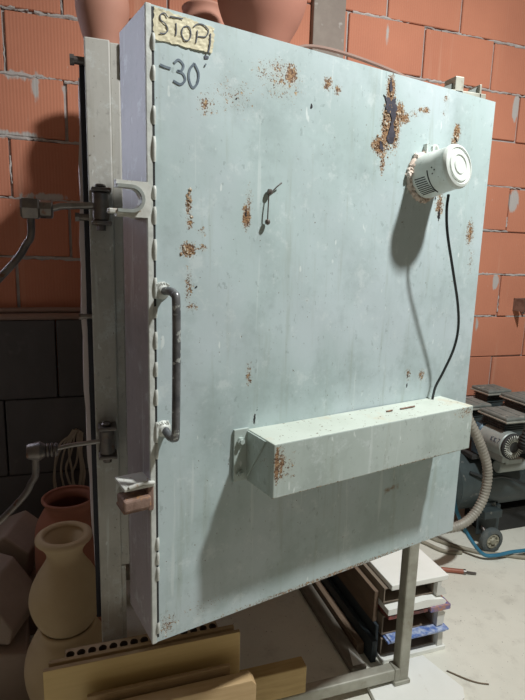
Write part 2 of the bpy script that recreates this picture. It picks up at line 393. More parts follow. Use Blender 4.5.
# ------------------------------------------------------------------ the kiln
kiln = thing('kiln', 'large pale grey-green steel kiln on legs with rust-stained door', 'kiln', (-.45, .39, 0))
BX0, BX1, BY1, BZ0, BZ1 = -.925, .03, .78, .66, 1.849
bm = new(); box(bm, BX0+.012, BX1-.005, .03, BY1, BZ0, BZ1-.004, .004); obj('chamber', bm, 'frame', kiln)
bm = new()                                   # bulging sheet on the left flank
ny, nz = 6, 20; G = []
for j in range(nz+1):
    z = .58 + (1.78-.58)*j/nz
    G.append([])
    for i in range(ny+1):
        y = .055 + (.76-.055)*i/ny
        G[-1].append((-.944 - .012*math.sin(PI*j/nz) - .004*math.sin(PI*i/ny) + .002*math.sin(j*2.1), y, z))
V0 = [[bm.verts.new(p) for p in row] for row in G]; V1 = [[bm.verts.new((p[0]+(.0125 if p[1] < .06 else .010), p[1], p[2])) for p in row] for row in G]
for j in range(nz):
    for i in range(ny):
        bm.faces.new((V0[j][i], V0[j+1][i], V0[j+1][i+1], V0[j][i+1])).smooth = True
        bm.faces.new((V1[j][i], V1[j][i+1], V1[j+1][i+1], V1[j+1][i])).smooth = True
for j in range(nz):
    bm.faces.new((V0[j][0], V1[j][0], V1[j+1][0], V0[j+1][0])); bm.faces.new((V0[j][ny], V0[j+1][ny], V1[j+1][ny], V1[j][ny]))
for i in range(ny):
    bm.faces.new((V0[0][i], V0[0][i+1], V1[0][i+1], V1[0][i])); bm.faces.new((V0[nz][i], V1[nz][i], V1[nz][i+1], V0[nz][i+1]))
obj('side_panel', bm, 'shell', kiln)
bm = new(); box(bm, -.9435, -.918, .022, .056, .45, 1.80, .002); obj('gasket', bm, 'black', kiln)  # near-black strip in the gap between flange and side panel
# front flange: stile, inner step, top and right members
bm = new()
box(bm, -.932, -.879, 0, .03, .0, BZ1, .003); box(bm, -.880, -.858, .007, .04, .60, BZ1-.002, .003); box(bm, -.879, -.868, .004, .04, 0.0, .60, .002)
box(bm, -.858, .03, .0, .03, BZ1-.07, BZ1, .003); box(bm, -.03, .03, .0, .03, .56, BZ1-.07, .003); box(bm, -.858, -.03, .006, .03, BZ0-.02, BZ0+.06, .003)
obj('flange', bm, 'frame', kiln)
for nm, x0, x1, y0, y1, z0 in (('leg', -.008, .031, -.0, .042, .020), ('leg', -.033, .033, .70, .76, 0), ('leg', -.925, -.865, .70, .76, 0)):
    bm = new(); box(bm, x0, x1, y0, y1, z0, .67, .006)
    if z0: box(bm, x0-.016, x1+.004, y0-.006, y1+.006, .020, .034, .003)
    obj(nm, bm, 'leg', kiln)
bm = new(); box(bm, -.870, -.006, .003, .040, .034, .074, .005); box(bm, -.022, -.004, .0, .042, .030, .078, .003); obj('rail', bm, 'leg', kiln)
bm = new(); box(bm, -.865, -.033, .705, .755, .09, .14, .005); obj('rail', bm, 'leg', kiln)
# small pins on the left edge
for z, y, r in ((1.805, .02, .0085), (1.475+.0, .02, .008), (1.248, .02, .006)):
    bm = new(); cyl(bm, (-.958, y, z), (-.925, y, z), r, 12, 0, .002); cyl(bm, (-.962, y, z), (-.953, y, z), r*1.35, 6)
    obj('pin', bm, 'dark_steel', kiln)
# swing bolts, opened to the left
for z, lx, dz, end in ((1.497, -1.036, -.012, (-1.150, -.05, 1.300)), (.952, -1.052, -.010, (-1.19, -.055, .748))):
    sb = obj('swing_bolt', (lambda b: (cyl(b, (-.907, -.026, z-.031), (-.907, -.026, z+.031), .0175, 20, 0, .003),
        box(b, -.927, -.884, -.046, .002, z+.031, z+.040, .003), box(b, -.927, -.884, -.046, .002, z-.040, z-.031, .003),
        cyl(b, (-.907, -.026, z-.052), (-.907, -.026, z-.038), .010, 6), cyl(b, (-.907, -.026, z+.040), (-.907, -.026, z+.048), .012, 16, 0, .003),
        b)[-1])(new()), 'dark_steel', kiln)
    bm = new(); tube(bm, [(-.918, -.026, z+.002), (-.99, -.026, z+dz*.3), (lx+.02, -.026, z+dz)], .0074 if z > 1.2 else .0056, 12)
    rings = []
    obj('threaded_rod', bm, 'bright_steel', sb)
    bm = new(); zz = z+dz
    if z > 1.2:
        cyl(bm, (lx+.002, -.026, zz), (lx+.030, -.026, zz), .019, 8, 0, .003); cyl(bm, (lx-.034, -.028, zz+.0), (lx+.004, -.026, zz), .0235, 6, 0, .004)
    else:
        m = Matrix.Translation((lx+.008, -.026, zz)) @ Matrix.Rotation(-PI/2, 4, 'Y')
        lathe(bm, [(0, 0), (.014, 0), (.022, .012), (.018, .036), (.015, .040), (0, .040)], 18, m)
        for q in range(3): cyl(bm, (lx+.010+q*.009, -.026, zz), (lx+.016+q*.009, -.026, zz), .0165, 14, 0, .002)
    obj('nut', bm, 'dark_steel', sb)
    bm = new(); ex, ey, ez = end
    tube(bm, [(lx-.014, -.028, zz-.006), (lx-.016, -.028, zz-.055), (lx-.026, -.030, zz-.075), (lx-.048, -.034, zz-.11), (ex, ey, ez)], .0078, 12, 0, 6)
    obj('lever', bm, 'dark_steel', sb)
# hinge plates behind the door's top right corner
bm = new()
box(bm, .0, .115, .0, .05, BZ1-.03, BZ1+.004, .002)
prism(bm, [(-.045, 1.845), (.012, 1.872), (.012, 1.845)], 'y', .012, .02, 1)
box(bm, .012, .040, .0, .05, 1.835, 1.888, .003); prism(bm, [(.042, 1.846), (.092, 1.872), (.092, 1.846)], 'y', .012, .02, 1); box(bm, .092, .099, .0, .05, 1.83, 1.876, .002)
obj('hinge_plate', bm, ['leg', 'alu'], kiln)
# bowed strip lying along the roof's front edge
bm = new()
P = smooth_path([(-.50, .035, 1.851), (-.46, .035, 1.890), (-.40, .035, 1.912), (-.30, .035, 1.908), (-.16, .035, 1.884), (-.04, .035, 1.851)], 6)
A = [[bm.verts.new((p.x, y, p.z+dz)) for p in P] for y, dz in ((.030, 0), (.042, 0), (.042, .005), (.030, .005))]
for a, b in zip(A, A[1:]+A[:1]):
    for i in range(len(P)-1): bm.faces.new((a[i], b[i], b[i+1], a[i+1]))
for i in (0, -1): bm.faces.new([a[i] for a in A])
bmesh.ops.recalc_face_normals(bm, faces=bm.faces)
obj('roof_strip', bm, 'lath', kiln)

# the door, ajar by 13.5 degrees about its right edge; local frame: x across, y into the kiln, z up
DW, DH, DT = .896, 1.150, .140
bm = new()
NX, NZ = 150, 192
def wob(x, z): return .0016*math.sin(x*11+z*4) + .0012*math.sin(z*9-x*4) + .0006*math.sin(x*31+z*27)
vf = [[bm.verts.new((DW*i/NX, wob(i/NX*DW, j/NZ*DH)*min(1, 8*min(i, NX-i)/NX, 8*min(j, NZ-j)/NZ), DH*j/NZ)) for i in range(NX+1)] for j in range(NZ+1)]
vb = [[bm.verts.new((DW*i/NX, DT, DH*j/NZ)) for i in range(NX+1)] for j in (0, NZ)]
for j in range(NZ):
    for i in range(NX): bm.faces.new((vf[j][i], vf[j][i+1], vf[j+1][i+1], vf[j+1][i])).smooth = True
side = [[bm.verts.new(v.co) for v in r] for r in (vf[0], vf[NZ], [vf[j][0] for j in range(NZ+1)], [vf[j][NX] for j in range(NZ+1)])]
f = bm.faces.new([vb[0][i] for i in range(NX+1)] + [vb[1][i] for i in range(NX, -1, -1)])
for q in ([vb[0]] + [side[0]], [vb[1]] + [side[1]]):
    f = bm.faces.new(q[0] + q[1][::-1]); f.material_index = 1
f = bm.faces.new([vb[0][0]] + side[2] + [vb[1][0]]); f.material_index = 1
f = bm.faces.new(side[3] + [vb[1][NX], vb[0][NX]]); f.material_index = 1
bmesh.ops.remove_doubles(bm, verts=list(set([v for r in side for v in r] + vf[0] + vf[NZ] + [vf[j][0] for j in range(NZ+1)] + [vf[j][NX] for j in range(NZ+1)])), dist=1e-5)
bmesh.ops.recalc_face_normals(bm, faces=bm.faces)
for nm_, lst in (('rust', door_rust), ('holes', door_dark), ('smear', door_smear)):
    lay = bm.verts.layers.float.new(nm_)
    for v in bm.verts:
        x, z = v.co.x, v.co.z; best = 0
        if v.co.y < .02:
            for sx, sz, rx, rz, k in lst:
                if abs(x-sx) < rx and abs(z-sz) < rz:
                    d = math.hypot((x-sx)/rx, (z-sz)/rz)
                    if d < 1: best = max(best, (1-d)*k)
        v[lay] = best
door = obj('door', bm, ['door_front', 'door_side'], kiln, local=True)
door.location = Vector((-.8385, -.3449, .64)) - kiln.location; door.rotation_euler = (0, 0, math.radians(13.5))
def sub(name, bm, mats, parent=None, **k): return obj(name, bm, mats, parent or door, local=True, **k)
# folded seam with weld beads down the left edge
bm = new()
box(bm, .0087, .0125, -.0026, .004, .012, DH-.004, .0, 1)
box(bm, -.0015, .0085, -.0028, .004, 0, DH, .001)
for z in [.03, .15, .19, .22, .40, .43, .50, .56, .61, .66, .70, .77, .83, .86, .93, .98, 1.04, 1.09]:
    z += random.uniform(-.008, .008); L = random.uniform(.008, .02)
    tube(bm, [(.011, -.001, z-L), (.0105, -.0032, z-L*.4), (.011, -.0035, z+L*.4), (.011, -.001, z+L)], .0036, 8, 0, 3)
sub('edge_seam', bm, ['weld_paint', 'slot'])
# grab handle
bm = new(); hy = -.052
tube(bm, [(.026, 0, .694), (.027, -.026, .696), (.029, -.044, .692), (.0295, hy, .676), (.0295, hy, .56), (.028, hy, .452), (.0285, -.044, .436), (.027, -.026, .433), (.026, 0, .442)], .0075, 14, 0, 6)
hd = sub('handle', bm, 'handle_steel')
for z in (.695, .441):
    bm = new()
    lathe(bm, [(0, .010), (.007, .010), (.013, .004), (.016, 0)], 14, Matrix.Translation((.024, 0, z)) @ Matrix.Rotation(PI/2, 4, 'X'))
    for q in range(5): tube(bm, [(.012+q*.005, -.003, z+.010+random.uniform(-.006, .006)), (.014+q*.005, -.004, z+.012)], .004, 6)
    obj('weld_bead', bm, 'weld_paint', door, local=True)
# forks that take the swing bolts
def fork(z0, z1, kind):
    bm = new(); zc = (z0+z1)/2; x0 = -.054; rs = (z1-z0)*.29
    N = 12; pts = [(x0, z0), (.004, z0), (.004, z1), (x0, z1), (x0, zc+rs)]
    for k in range(N+1):
        a = PI/2 - PI*k/N; pts.append((-.030 + rs*math.cos(a), zc + rs*math.sin(a)))
    pts += [(x0, zc-rs)]
    half = len(pts)
    # two arms and a web as three solids joined by their shared profile
    def ring(y0, y1, m, grow=1.0, r2=None):
        inner = [(x0, zc+rs)] + [(-.030 + rs*math.cos(PI/2-PI*k/N), zc + rs*math.sin(PI/2-PI*k/N)) for k in range(N+1)] + [(x0, zc-rs)]
        if r2: outer = [(x0, zc+r2)] + [(-.030 + r2*math.cos(PI/2-PI*k/N), zc + r2*math.sin(PI/2-PI*k/N)) for k in range(N+1)] + [(x0, zc-r2)]
        else:
            outer = []
            for (x, z) in inner:
                dx, dz = x+.030, z-zc
                if x <= -.030: outer.append((x, z1 if dz > 0 else z0)); continue
                s = min((.034/abs(dx)) if abs(dx) > 1e-6 else 9e9, ((z1-z0)/2/abs(dz)) if abs(dz) > 1e-6 else 9e9)
                outer.append((-.030+dx*s, zc+dz*s))
        n = len(inner); V = [[bm.verts.new((p[0], y, p[1])) for p in q] for y in (y0, y1) for q in (inner, outer)]
        for i in range(n-1):
            for q in ((V[0][i], V[0][i+1], V[1][i+1], V[1][i]), (V[2][i], V[3][i], V[3][i+1], V[2][i+1]), (V[0][i], V[2][i], V[2][i+1], V[0][i+1]), (V[1][i], V[1][i+1], V[3][i+1], V[3][i])):
                f = bm.faces.new(q); f.material_index = m
        for i in (0, n-1):
            f = bm.faces.new((V[0][i], V[1][i], V[3][i], V[2][i])); f.material_index = m
    ring(-.004, .010, 0); ring(-.011, -.004, 1, r2=rs*1.32)
    bmesh.ops.recalc_face_normals(bm, faces=bm.faces)
    prism(bm, [(-.002, .010), (-.034, .010), (-.002, .075)], 'z', z0+.001, z0+.007, 0)   # gussets against the door's side
    prism(bm, [(-.002, .010), (-.034, .010), (-.002, .075)], 'z', z1-.007, z1-.001, 0)
    if kind: box(bm, x0-.014, x0+.01, -.008, .006, z0+.004, z0+.012, .002)
    return bm
sub('fork', fork(.818, .876, 1), ['fork_paint', 'fork_ring'])
bm = new()                                    # lower receiver: a bright lip over a rusty socket with a stub bolt
box(bm, -.054, .004, -.012, .05, .336, .343, .002); box(bm, -.052, .002, .0, .05, .286, .292, .002, 1)
box(bm, -.008, .004, -.006, .05, .286, .340, .003, 1); tube(bm, [(.002, -.010, .343), (-.02, -.014, .349), (-.045, -.012, .343)], .004, 8)
lf = sub('fork', bm, ['fork_paint', 'rust_metal'])
bm = new(); box(bm, -.056, -.004, -.016, .030, .297, .320, .004); obj('stub_bolt', bm, 'rust_metal', door, local=True)
# taped note and handwriting
def ribbon(bm, pts, w, y, n=6):
    P = smooth_path([(p[0], 0, p[1]) for p in pts], n) if len(pts) > 2 else [Vector((p[0], 0, p[1])) for p in pts]
    A, B = [], []
    for i, p in enumerate(P):
        t = (P[min(i+1, len(P)-1)] - P[max(i-1, 0)]).normalized(); nn = Vector((-t.z, 0, t.x))*w/2
        A.append((p+nn)); B.append((p-nn))
    V = [[bm.verts.new((q.x, yy, q.z)) for q in S] for yy in (y, y+.0006) for S in (A, B)]
    for i in range(len(P)-1):
        bm.faces.new((V[0][i], V[1][i], V[1][i+1], V[0][i+1])); bm.faces.new((V[0][i], V[0][i+1], V[2][i+1], V[2][i])); bm.faces.new((V[1][i+1], V[1][i], V[3][i], V[3][i+1])); bm.faces.new((V[2][i], V[2][i+1], V[3][i+1], V[3][i]))
    bmesh.ops.recalc_face_normals(bm, faces=bm.faces)
bm = new(); NX2, NZ2 = 26, 12
tl, tr_, bl, br = (.012, 1.147), (.121, 1.139), (.011, 1.099), (.116, 1.099)
def tp(u, v):
    x = (tl[0]*(1-u)+tr_[0]*u)*v + (bl[0]*(1-u)+br[0]*u)*(1-v); z = (tl[1]*(1-u)+tr_[1]*u)*v + (bl[1]*(1-u)+br[1]*u)*(1-v); return x, z
gr = []
for j in range(NZ2+1):
    gr.append([])
    for i in range(NX2+1):
        x, z = tp(i/NX2, j/NZ2); e = (j in (0, NZ2)) ; ee = i in (0, NX2)
        gr[-1].append(bm.verts.new((x+(random.uniform(-.002, .002) if ee else 0), -.0022-random.uniform(0, .0011), z+(random.uniform(-.0012, .0012) if e else 0))))
bk = [bm.verts.new((v.co.x, -.0003, v.co.z)) for v in gr[0]] ; bt = [bm.verts.new((v.co.x, -.0003, v.co.z)) for v in gr[-1]]
for j in range(NZ2):
    for i in range(NX2): bm.faces.new((gr[j][i], gr[j][i+1], gr[j+1][i+1], gr[j+1][i]))
for i in range(NX2): bm.faces.new((bk[i], bk[i+1], gr[0][i+1], gr[0][i])); bm.faces.new((gr[-1][i], gr[-1][i+1], bt[i+1], bt[i]))
tape = sub('tape_label', bm, 'tape')
tape['label'] = 'yellowed masking tape reading STOP'
y = -.0042; wk = .0017
def lt(pts, ox, oz, sx, sz): return [(ox+p[0]*sx, oz+p[1]*sz) for p in pts]
bm = new(); Z0, ZS = 1.112, .026
ribbon(bm, lt([(.95, .86), (.6, 1.02), (.15, .88), (.2, .62), (.7, .48), (.95, .22), (.6, -.02), (.05, -.06)], .021, Z0-.001, .0155, .029), wk, y)
ribbon(bm, lt([(-.25, 1.0), (.5, 1.04), (1.25, 1.06)], .043, Z0, .0155, ZS), wk, y); ribbon(bm, lt([(.45, .72), (.48, .3), (.42, -.02)], .043, Z0, .0155, ZS), wk, y)
ribbon(bm, lt([(.55, .76), (.15, .62), (.0, .25), (.3, -.06), (.75, .0), (1.0, .35), (.85, .7), (.5, .77)], .060, Z0-.002, .0165, .027), wk, y)
ribbon(bm, lt([(.35, .62), (.33, .25), (.22, -.16)], .081, Z0, .02, ZS), wk, y); ribbon(bm, lt([(-.1, .78), (.3, 1.0), (.9, 1.05), (1.45, .82), (1.2, .4), (.4, .28)], .083, Z0, .0175, ZS), wk, y)
ribbon(bm, [(.1125, 1.129), (.1115, 1.112), (.1085, 1.098)], .0026, y)
ribbon(bm, [(.1065, 1.0935), (.1065, 1.091), (.107, 1.089)], .008, -.0016)
sub('lettering', bm, 'ink')
bm = new(); y = -.0020; wk = .0038
ribbon(bm, [(.023, 1.063), (.031, 1.0615), (.041, 1.0605)], wk, y)
ribbon(bm, lt([(.05, .85), (.45, 1.05), (.85, .85), (.7, .58), (.35, .52), (.8, .45), (1.0, .18), (.6, -.08), (.0, .02)], .046, 1.042, .021, .033), wk, y)
ribbon(bm, lt([(.55, 1.03), (.12, .7), (.05, .28), (.4, -.05), (.85, .2), (.95, .65), (.55, 1.03)], .073, 1.040, .0195, .036), wk, y)
ribbon(bm, [(.1035, 1.079), (.1045, 1.0785), (.1055, 1.078)], .005, y)
sub('lettering', bm, 'ink2')
# torn, rusted-through hole and curled flakes
def blotch(bm, pts, y0, y1, jit=.0):
    vs = []
    for (xa, za), (xb, zb) in zip(pts, pts[1:]+pts[:1]):
        for q in range(3):
            t = q/3; e = .0016 if q else .0006
            vs.append((xa+(xb-xa)*t+random.uniform(-e, e), za+(zb-za)*t+random.uniform(-e, e)))
    prism(bm, vs, 'y', y0, y1)
bm = new()
blotch(bm, [(.520, 1.103), (.529, 1.098), (.535, 1.100), (.543, 1.092), (.549, 1.099), (.557, 1.101), (.556, 1.090), (.563, 1.081), (.558, 1.073), (.560, 1.062), (.554, 1.052), (.556, 1.038), (.562, 1.024), (.556, 1.010), (.545, 1.008), (.537, 1.016), (.541, 1.030), (.547, 1.046), (.548, 1.060), (.543, 1.068), (.533, 1.070), (.527, 1.078), (.530, 1.088)], -.0014, .001)
sub('torn_hole', bm, 'torn'); bm = new()
blotch(bm, [(.5385, 1.140), (.542, 1.128), (.545, 1.116), (.539, 1.112), (.535, 1.122)], -.0014, .001)
sub('torn_hole', bm, 'torn'); bm = new()
blotch(bm, [(.518, 1.010), (.525, 1.004), (.531, .996), (.527, .990), (.519, .994)], -.0014, .001)
sub('torn_hole', bm, 'torn')
def flake(cx, cz, r, n=6, lift=.006):
    pts = [(cx + r*random.uniform(.5, 1.2)*math.cos(2*PI*k/n + .3), cz + r*random.uniform(.5, 1.3)*math.sin(2*PI*k/n + .3)) for k in range(n)]
    c = bm.verts.new((cx, -lift, cz)); rim = [bm.verts.new((x, -.0008, z)) for x, z in pts]
    for a, b in zip(rim, rim[1:]+rim[:1]): bm.faces.new((c, a, b))
for cx_, cz_, sx_, sz_, nn in ((.533, 1.050, .008, .030, 16), (.566, 1.035, .005, .030, 12), (.522, 1.000, .022, .018, 30), (.540, .995, .012, .016, 10), (.530, 1.055, .007, .022, 12), (.561, 1.055, .006, .03, 12), (.575, 1.070, .012, .010, 10), (.543, 1.110, .006, .008, 5), (.527, .968, .006, .015, 5), (.765, 1.055, .007, .014, 10), (.757, 1.033, .006, .010, 6), (.640, 1.092, .012, .005, 8), (.724, .872, .008, .018, 9),
                              (.0735, .767, .012, .010, 16), (.100, .771, .008, .004, 5), (.074, .845, .004, .022, 9), (.536, 1.080, .010, .012, 10)):
    bm = new()
    for q in range(nn): flake(random.gauss(cx_, sx_*.55), random.gauss(cz_, sz_*.55), random.uniform(.0016, .0042), 5, random.uniform(.0008, .0028))
    bmesh.ops.recalc_face_normals(bm, faces=bm.faces); sub('rust_patch', bm, 'flake')
# loose wire hook
bm = new()
tube(bm, [(.2385, 0, .880), (.237, -.006, .874), (.2345, -.009, .850), (.234, -.009, .828)], .0013, 8, 0, 4)
tube(bm, [(.236, -.002, .876), (.246, -.004, .882), (.255, -.006, .891), (.265, -.007, .899)], .0013, 8, 0, 4)
lathe(bm, [(0, -.006), (.004, -.004), (.0055, 0), (.004, .004), (0, .006)], 10, Matrix.Translation((.234, -.009, .824)))
lathe(bm, [(0, -.006), (.005, -.004), (.006, 0), (.004, .005), (0, .006)], 8, Matrix.Translation((.239, -.006, .880)))
sub('wire_hook', bm, 'dark_steel')
# the steel box across the lower half
bx0, bx1, by, bz0, bz1 = .205, .789, -.102, .301, .412
bm = new(); vs = box(bm, bx0, bx1, by, 0, bz0, bz1, .0025)
for f in bm.faces:
    if f.normal.z > .9 or (f.calc_center_median().z > bz1-.001): f.material_index = 1
bx = sub('cable_box', bm, ['box', 'box_top'])
bm = new(); box(bm, .172, .206, -.006, 0, .305, .416, .001); prism(bm, [(-.006, .41), (-.006, .31), (-.075, .41)][::-1], 'x', .2015, .2045)
for z in (.392, .322): cyl(bm, (.186, -.012, z), (.186, -.006, z), .008, 6); cyl(bm, (.186, -.017, z), (.186, -.010, z), .005, 10)
sub('bracket', bm, 'box')
for x, z, w in ((.615, bz1+.002, .02), (.632, bz1+.002, .012), (.56, bz1+.002, .01)):
    bm = new(); tube(bm, [(x-w, -.045, z), (x, -.047, z+.001), (x+w, -.044, z)], .002, 6, 0, 3); sub('debris', bm, 'rust_metal')
bm = new(); box(bm, bx1-.004, bx1+.006, by+.02, by+.03, bz0+.02, bz0+.035, .002); sub('bolt', bm, 'rust_metal')
# round enamelled cap with vent slots and foam collar
import mathutils
ax = Vector((.05, -1, .16)).normalized(); base = Vector((.660, 0, .948))
m = Matrix.Translation(base) @ ax.to_track_quat('Z', 'Y').to_matrix().to_4x4()
bm = new()
K_ = .86
lathe(bm, [(q*K_, w) for q, w in [(0, .004), (.056, .004), (.058, .010), (.0545, .055), (.0535, .083), (.0555, .086), (.0555, .090), (.052, .096), (.046, .098), (.044, .0955), (.040, .0955), (.038, .0985), (.027, .0985), (.025, .0965), (.022, .0965), (.020, .0985), (0, .0985)]], 44, m)
cap = sub('motor_cap', bm, 'can')
bm = new()
def on_can(a, h, r=.0562): return m @ Vector((K_*r*math.cos(a), K_*r*math.sin(a), h))
# find the angle that faces the camera-left/down side
best = min(range(360), key=lambda d: (on_can(math.radians(d), .04) - (base + Vector((-.045, -.04, -.035)))).length)
for q in range(9):
    a = math.radians(best + (q-4)*6.0)
    tube(bm, [on_can(a, .014, .0576), on_can(a, .040 + .001*q, .0556)], .0012, 5)
tube(bm, [on_can(math.radians(best+d), .048, .0553) for d in range(-38, 39, 6)], .0012, 5)
for q in range(3): lathe(bm, [(0, -.002), (.002, 0), (0, .002)], 6, Matrix.Translation(on_can(math.radians(best-26-8*q), .060+.006*(q % 2), .0545)))
sub('vent_slots', bm, 'slot')
bm = new()
for q in range(90):
    a = random.uniform(0, 2*PI); rr = random.uniform(.044, .0545)
    if math.sin(a) > .55 and random.random() < .6: continue
    c = base + Vector((rr*math.cos(a) - .003, -random.uniform(.001, .010), rr*math.sin(a))); s = random.uniform(.003, .008)
    vs = lathe(bm, [(0, -s*.8), (s*.8, -s*.5), (s, 0), (s*.7, s*.6), (0, s*.8)], 7, Matrix.Translation(c) @ Matrix.Rotation(random.uniform(0, 6), 4, 'X') @ Matrix.Rotation(random.uniform(0, 6), 4, 'Y'))
    for v in vs: v.co += Vector((random.uniform(-1, 1), random.uniform(-1, 1), random.uniform(-1, 1))) * .0013
tube(bm, [base + Vector((.049*math.cos(2*PI*q/24) - .002, -.004, .049*math.sin(2*PI*q/24))) for q in range(25)], .006, 8)
sub('foam_collar', bm, 'foam')
bm = new()                                   # little clamp over the cap
lathe(bm, [(.006, -.003), (.010, -.003), (.010, .003), (.006, .003), (.006, -.003)], 14, Matrix.Translation((.667, -.022, 1.008)) @ Matrix.Rotation(PI/2, 4, 'X'))
box(bm, .652, .655, -.012, 0, .995, 1.020, .001); box(bm, .652, .675, -.026, -.018, .994, .999, .001)
sub('clamp', bm, 'can')
bm = new()
tube(bm, [(.668, -.070, .905), (.664, -.072, .872), (.675, -.071, .82), (.710, -.068, .735), (.742, -.064, .66), (.760, -.058, .60), (.763, -.048, .545), (.752, -.032, .485), (.743, -.020, .445), (.740, -.016, .410)], .0032, 10, 0, 6)
sub('cable', bm, 'cable')

# ------------------------------------------------------------------ corrugated hose behind the kiln
bm = new()
P = smooth_path([(.025, .42, .99), (.16, .43, 1.0), (.36, .44, .94), (.49, .45, .84), (.565, .45, .735), (.635, .45, .625), (.684, .45, .51), (.682, .45, .393), (.628, .45, .300), (.535, .45, .262), (.389, .45, .285), (.18, .44, .40), (.024, .45, .70)], 24)
tube(bm, P, 0, 14, 0, 0, True, [.0195 + .0024*math.sin(i*PI/1.5) for i in range(len(P))])
tag(obj('corrugated_hose', bm, 'hose_grey'), 'grey ribbed flexible hose looping out beside the kiln before the compressor', 'hose')

# ------------------------------------------------------------------ pots on the kiln roof
def vessel(name, prof, th, loc, mat, label, cat='pot', group=None, seg=48):
    """thin-walled turned pot: outer profile, inner profile offset by th"""
    bm = new(); inn = [(max(r-th, .002), z) for r, z in prof[1:]][::-1]
    inn = [(r, max(z, prof[0][1]+th)) for r, z in inn]
    P = smooth_path([(r, 0, z) for r, z in prof], 4); Q = smooth_path([(r, 0, z) for r, z in inn], 4)
    pr = [(0, prof[0][1])] + [(p.x, p.z) for p in P]
    last = P[-1]; pr += [(last.x - th*.5, last.z + th*.35)] + [(max(q.x, .002), q.z) for q in Q] + [(0, prof[0][1]+th)]
    lathe(bm, pr, seg)
    o = obj(name, bm, mat, sharp=False); o.location = loc; tag(o, label, cat, group); return o
RZ = BZ1 - .004
vessel('terracotta_pot', [(.040, 0), (.042, .06), (.049, .13), (.064, .185), (.075, .235), (.071, .28), (.056, .32), (.042, .345), (.047, .37)], .007, (-.876, .45, RZ), 'terracotta_pale', 'slim pale terracotta pot at the left end of the kiln roof')
vessel('terracotta_pot', [(.036, 0), (.038, .03), (.066, .09), (.086, .16), (.084, .22), (.062, .27), (.068, .295)], .007, (-.735, .67, RZ), 'terracotta_red', 'darker terracotta pot at the back of the kiln roof behind the slim one')
vessel('terracotta_pot', [(.045, 0), (.047, .05), (.055, .10), (.082, .155), (.110, .205), (.126, .255), (.126, .300), (.105, .36), (.07, .40), (.076, .42)], .008, (-.452, .27, RZ), 'terracotta_mid', 'large round pale terracotta pot right of the STOP tape on the roof')
vessel('terracotta_pot', [(.05, 0), (.062, .05), (.084, .13), (.095, .21), (.09, .27), (.07, .32), (.075, .345)], .008, (-.548, .595, RZ), 'terracotta_pale', 'terracotta pot on the roof above the STOP tape, left of the large round pot')

# ------------------------------------------------------------------ pots and moulds on the floor, left
vpro = [(.070, 0), (.082, .018), (.096, .052), (.102, .088), (.095, .125), (.076, .165), (.056, .198), (.049, .218), (.053, .238), (.066, .258), (.077, .270), (.076, .279)]
vessel('clay_vase', [(.055, 0), (.085, .05), (.114, .12), (.124, .185), (.116, .24), (.096, .285), (.080, .306), (.077, .318)], .010, (-1.026, .20, 0), 'clay_tan', 'tan clay vase on the floor carrying the flared-rim vase', 'vase')
vessel('clay_vase', vpro, .023, (-1.026, .20, .323), 'clay_tan', 'tan clay vase with wide flared rim stacked on another vase', 'vase')
vessel('terracotta_jar', [(.08, 0), (.10, .08), (.115, .24), (.116, .40), (.110, .47), (.090, .515), (.078, .535), (.080, .552), (.088, .562), (.089, .568)], .010, (-1.024, .52, 0), 'terracotta_red', 'red terracotta jar with open rim behind the tan vases', 'jar')
def mould(pts, y0, y1, label, rot=0, loc=(0, 0, 0)):
    bm = new(); prism(bm, pts, 'y', y0, y1, 0, .008)
    bmesh.ops.transform(bm, matrix=Matrix.Rotation(rot, 4, 'Z'), verts=bm.verts)
    o = obj('plaster_mould', bm, 'plaster'); o.location = loc
    tag(o, label, 'mould', 'plaster moulds piled at the left'); return o
mould([(-.16, 0), (.115, 0), (.115, .17), (.02, .195), (-.16, .20)], -.12, .12, 'blocky plaster mould at the bottom of the pile by the vases', .1, (-1.275, .40, 0))
mould([(-.12, 0), (.13, 0), (.142, .05), (.055, .175), (.0, .19), (-.12, .12)], -.10, .10, 'ridge-topped plaster mould in the middle of the pile by the vases', -.35, (-1.29, .44, .202))
mould([(-.15, 0), (.16, 0), (.16, .225), (-.15, .225)], -.10, .10, 'tall plaster mould block standing behind the other moulds', .0, (-1.30, .70, 0))
mould([(-.12, 0), (.105, 0), (.125, .12), (.045, .185), (-.04, .15), (-.12, .10)], -.10, .10, 'peaked plaster mould on top of the pile before the red jar', -.25, (-1.262, .70, .226))
# loops of pale wire hanging on the plinth
bm = new()
for k, (x0, x1, zt, zb) in enumerate(((-1.105, -1.03, .56, .24), (-1.075, -.995, .59, .30), (-1.055, -.985, .56, .36), (-1.10, -.99, .60, .20), (-1.03, -.98, .53, .34))):
    tube(bm, [(-1.02+k*.006, 1.034, .635-.004*k), (x0+.02, 1.02, zt-.03), (x0, 1.01, (zt+zb)/2), ((x0+x1)/2, 1.0, zb), (x1, 1.01, (zt+zb)/2), (x1-.01, 1.02, zt), (-1.0+k*.004, 1.034, .635-.004*k)], .0045, 8, 0, 8)
cyl(bm, (-1.01, 1.0, .638), (-1.01, 1.045, .632), .006, 8)
tag(obj('wire_coil', bm, 'wire'), 'loops of pale wire hanging on the dark wall above the red jar', 'wire')

